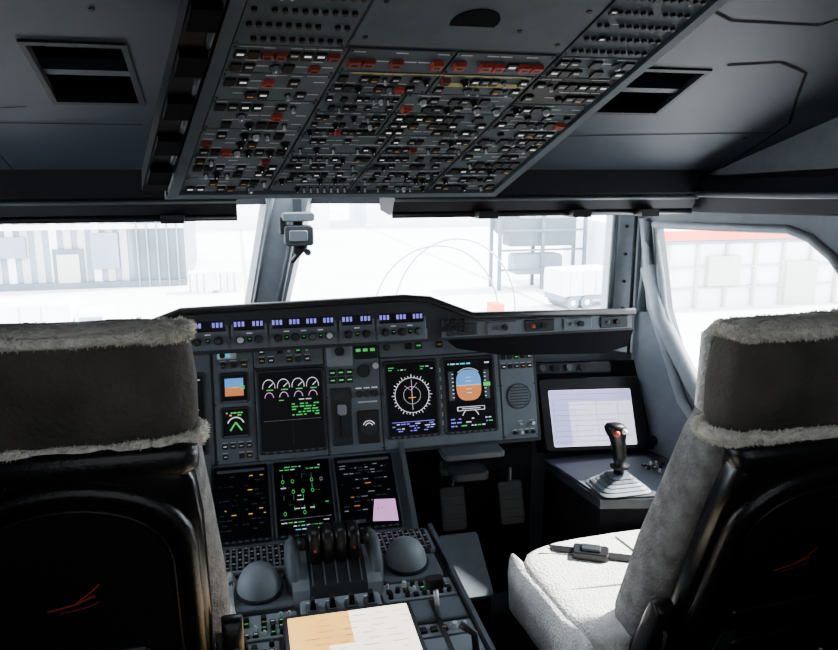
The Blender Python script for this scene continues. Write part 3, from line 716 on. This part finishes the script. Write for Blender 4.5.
    for t,k,dd,rr,nn in ((.965,.965,.060,.011,16000),(.0,1.0,.066,.014,18000)):
        ring=hring(t,k,dd); ring.append(ring[0])
        jr=[p+V((random.gauss(0,.0015),random.gauss(0,.0015),random.gauss(0,.002))) for p in ring]; jr[-1]=jr[0]
        mb.tube(jr[:-1],rr,'fur',8,closed=True); mb.fuzz(jr,rr,'fur',nn,.0085)
    mb.loft([supring(h0+V((0,-.02,hz*t)),(hw*k,0,0),(0,d,0),3.2,48) for t,k,d in ((.95,.93,.058),(1.0,.90,.052),(1.04,.80,.042),(1.06,.5,.02))],'fur',jit=.003)
    mb.loft([supring(h0+V((0,.062,hz*t)),(hw*k,0,0),(0,d,0),3,40) for t,k,d in ((.05,.8,.02),(.15,.93,.03),(.85,.93,.03),(.97,.8,.02))],'wool',jit=.003)
    mb.obj('headrest',R)
    return R
seat((-.525,1.56,0),.10,0,top=1.112,bw=.245,hz=.215)
seat((.905,1.49,0),.22,math.radians(3),bw=.225,cw=.355,top=1.10,hz=.215)

# ---------------------------------------------------------------- exterior
GZ=-7.5
mb=MB(); mb.box(W,-300,300,5,500,GZ-.2,GZ,'apron'); mb.box(W,-300,300,-200,5,GZ-.2,GZ,'apron')
for i in range(-3,7): mb.quad(W,-60+i*20,-59.6+i*20,20,200,GZ+.01,'xt')
mb.obj('apron_ground')
mb=MB()
mb.box(W,-45,-4.4,63,80,GZ,6,'xb')
for i in range(40):
    x=-45+i*1.02; mb.box(W,x,x+.55,62.9,63,GZ,6,'xt' if i%3 else 'xw')
mb.box(W,-8.3,-4.4,62.6,63,GZ,6,'xg'); mb.box(W,-45,-4.4,62.5,63,-2.9,-2.5,'xw')
mb.box(W,-14.2,-12,62.6,62.9,GZ,-4.4,'xg'); mb.box(W,-13.9,-12.3,62.5,62.9,GZ,-4.8,'xt'); mb.box(W,-20,-16,62.5,62.9,-5,-3.4,'xb')
mb.box(W,-11.4,-9.4,62.6,62.9,-6,-3.2,'xb'); mb.box(W,-45,-4.4,62.4,62.9,GZ,-7.0,'xg')
for i in range(5): mb.box(W,-8+i*.75,-7.9+i*.75,62.3,62.6,GZ,6,'xb')
mb.obj('terminal_building')
mb=MB(); mb.box(W,-3.5,14,120,140,GZ,8,'xw'); mb.box(W,20,60,120,140,GZ,6,'xw')
for i in range(8): mb.box(W,22+i*4.5,24+i*4.5,119.5,120,-4,-1,'xb')
mb.obj('hangar')
def truck(name,x,y,L,h,body,cab='xw',rot=0):
    mb=MB(); 
    mb.rbox(XZ(0),-L/2,L/2-1.6,.9,h,0,2.4,body,.1,.05); mb.rbox(XZ(0),L/2-1.5,L/2,.7,h*.8,0,2.3,cab,.25,.1)
    mb.box(XZ(0),L/2-1.3,L/2-.2,h*.5,h*.72,2.3,2.32,'xb'); mb.box(XZ(0),-L/2,L/2,.55,.9,.1,2.2,'xb')
    for a in (-L/2+.8,-L/2+1.9,L/2-.9):
        mb.cyl(XZ(0),a,.45,.45,-.02,2.42,'xd',18); mb.cyl(XZ(0),a,.45,.2,2.42,2.45,'xw',12)
    for k in range(int(L)-2): mb.box(XZ(0),-L/2+.5+k,-L/2+.56+k,1.0,h-.1,2.4,2.43,'xt')
    return mb.obj(name,None,(x,y,GZ),rotz=rot)
truck('service_truck',-9.6,42,5.5,2.6,'xw'); truck('baggage_truck',-20,48,6,2.6,'xb')
mb=MB()
for x,y,w_,h_ in ((-4.0,58,2.0,1.6),(-1.8,58,1.8,1.6)):
    mb.prism(XZ(y),[(x,GZ),(x+w_-.4,GZ),(x+w_,GZ+.5),(x+w_,GZ+h_),(x,GZ+h_)],-1.5,0,'xw')
    for k in range(3): mb.box(XZ(y),x+.1+k*.5,x+.16+k*.5,GZ+.1,GZ+h_-.1,0,.05,'xb')
mb.obj('freight_container')
truck('fuel_truck',23.0,48,6,2.6,'xw','xw',.15)
mb=MB()
for k in range(2):
    pts=[(11.5+k*1.5+4*math.cos(math.radians(t)),44+k,GZ+.2+(4.4+k*.3)*math.sin(math.radians(t))) for t in range(0,181,10)]
    mb.tube(pts,.05,'xb',6)
mb.rbox(XZ(43),14.4,15.2,GZ+.0,GZ+1.2,0,1,'xr',.1,.05); mb.obj('hose_gantry')
mb=MB()
for a in (19.0,22.5,26.0):
    for b in (54,56): mb.box(W,a,a+.25,b,b+.25,GZ,-1.0,'xg')
for z in (-6,-4.5,-3,-1.6): mb.box(W,19.0,26.2,53.9,54.1,z,z+.15,'xg')
mb.rbox(XZ(56),20,25.5,-4.2,-2,0,1.5,'xg',.2,.05); mb.rbox(XZ(56),20.5,24.5,-6.4,-4.8,0,1.5,'xb',.3,.05); mb.cyl(XZ(56),20.2,-2.6,.9,-.5,1.6,'xg',20); mb.obj('maintenance_stand')
mb=MB()
mb.box(W,27,70,44,60,GZ,-2.3,'xw'); mb.box(W,26.6,41,43.6,44,-2.9,-2.3,'xr'); mb.box(W,26.6,48,43.8,44,-3.2,-3.0,'xb')
for i in range(18): mb.box(W,27+i*2.2,27.2+i*2.2,43.7,44,GZ,-3.2,'xt')
for z in (-6.2,-4.8): mb.box(W,27,60,43.75,44,z,z+.12,'xt')
mb.box(W,36,38.5,43.5,43.9,GZ,-4.5,'xt'); mb.box(W,30,32.4,43.5,43.9,-6,-4,'xt')
mb.obj('cargo_building')

# ---------------------------------------------------------------- light
w=bpy.data.worlds.new('World'); bpy.context.scene.world=w; w.use_nodes=True; nt=w.node_tree
bg=nt.nodes['Background']; bg.inputs[0].default_value=(.84,.92,1,1); bg.inputs[1].default_value=14.0
s=bpy.data.lights.new('sun','SUN'); s.energy=34; s.angle=math.radians(1.5); s.color=(1,.97,.92)
so=bpy.data.objects.new('sun',s); bpy.context.collection.objects.link(so); so.rotation_euler=V((-.62,-.12,-.60)).to_track_quat('-Z','Y').to_euler()
def area(n,loc,d,sx_,sy_,e,c=(1,1,1)):
    l=bpy.data.lights.new(n,'AREA'); l.shape='RECTANGLE'; l.size=sx_; l.size_y=sy_; l.energy=e; l.color=c
    o=bpy.data.objects.new(n,l); bpy.context.collection.objects.link(o); o.location=loc; o.rotation_euler=V(d).to_track_quat('-Z','Y').to_euler(); return o
area('interior_fill',(0,.2,1.96),(0,.45,-1),1.6,.5,6,(.93,.97,1))  # added fill lamp under the ceiling, no real fixture
area('interior_fill',(0,-1.1,1.3),(0,1,.05),2.2,1.0,8,(.90,.95,1))  # added fill lamp behind the camera, aimed forward to brighten the cabin
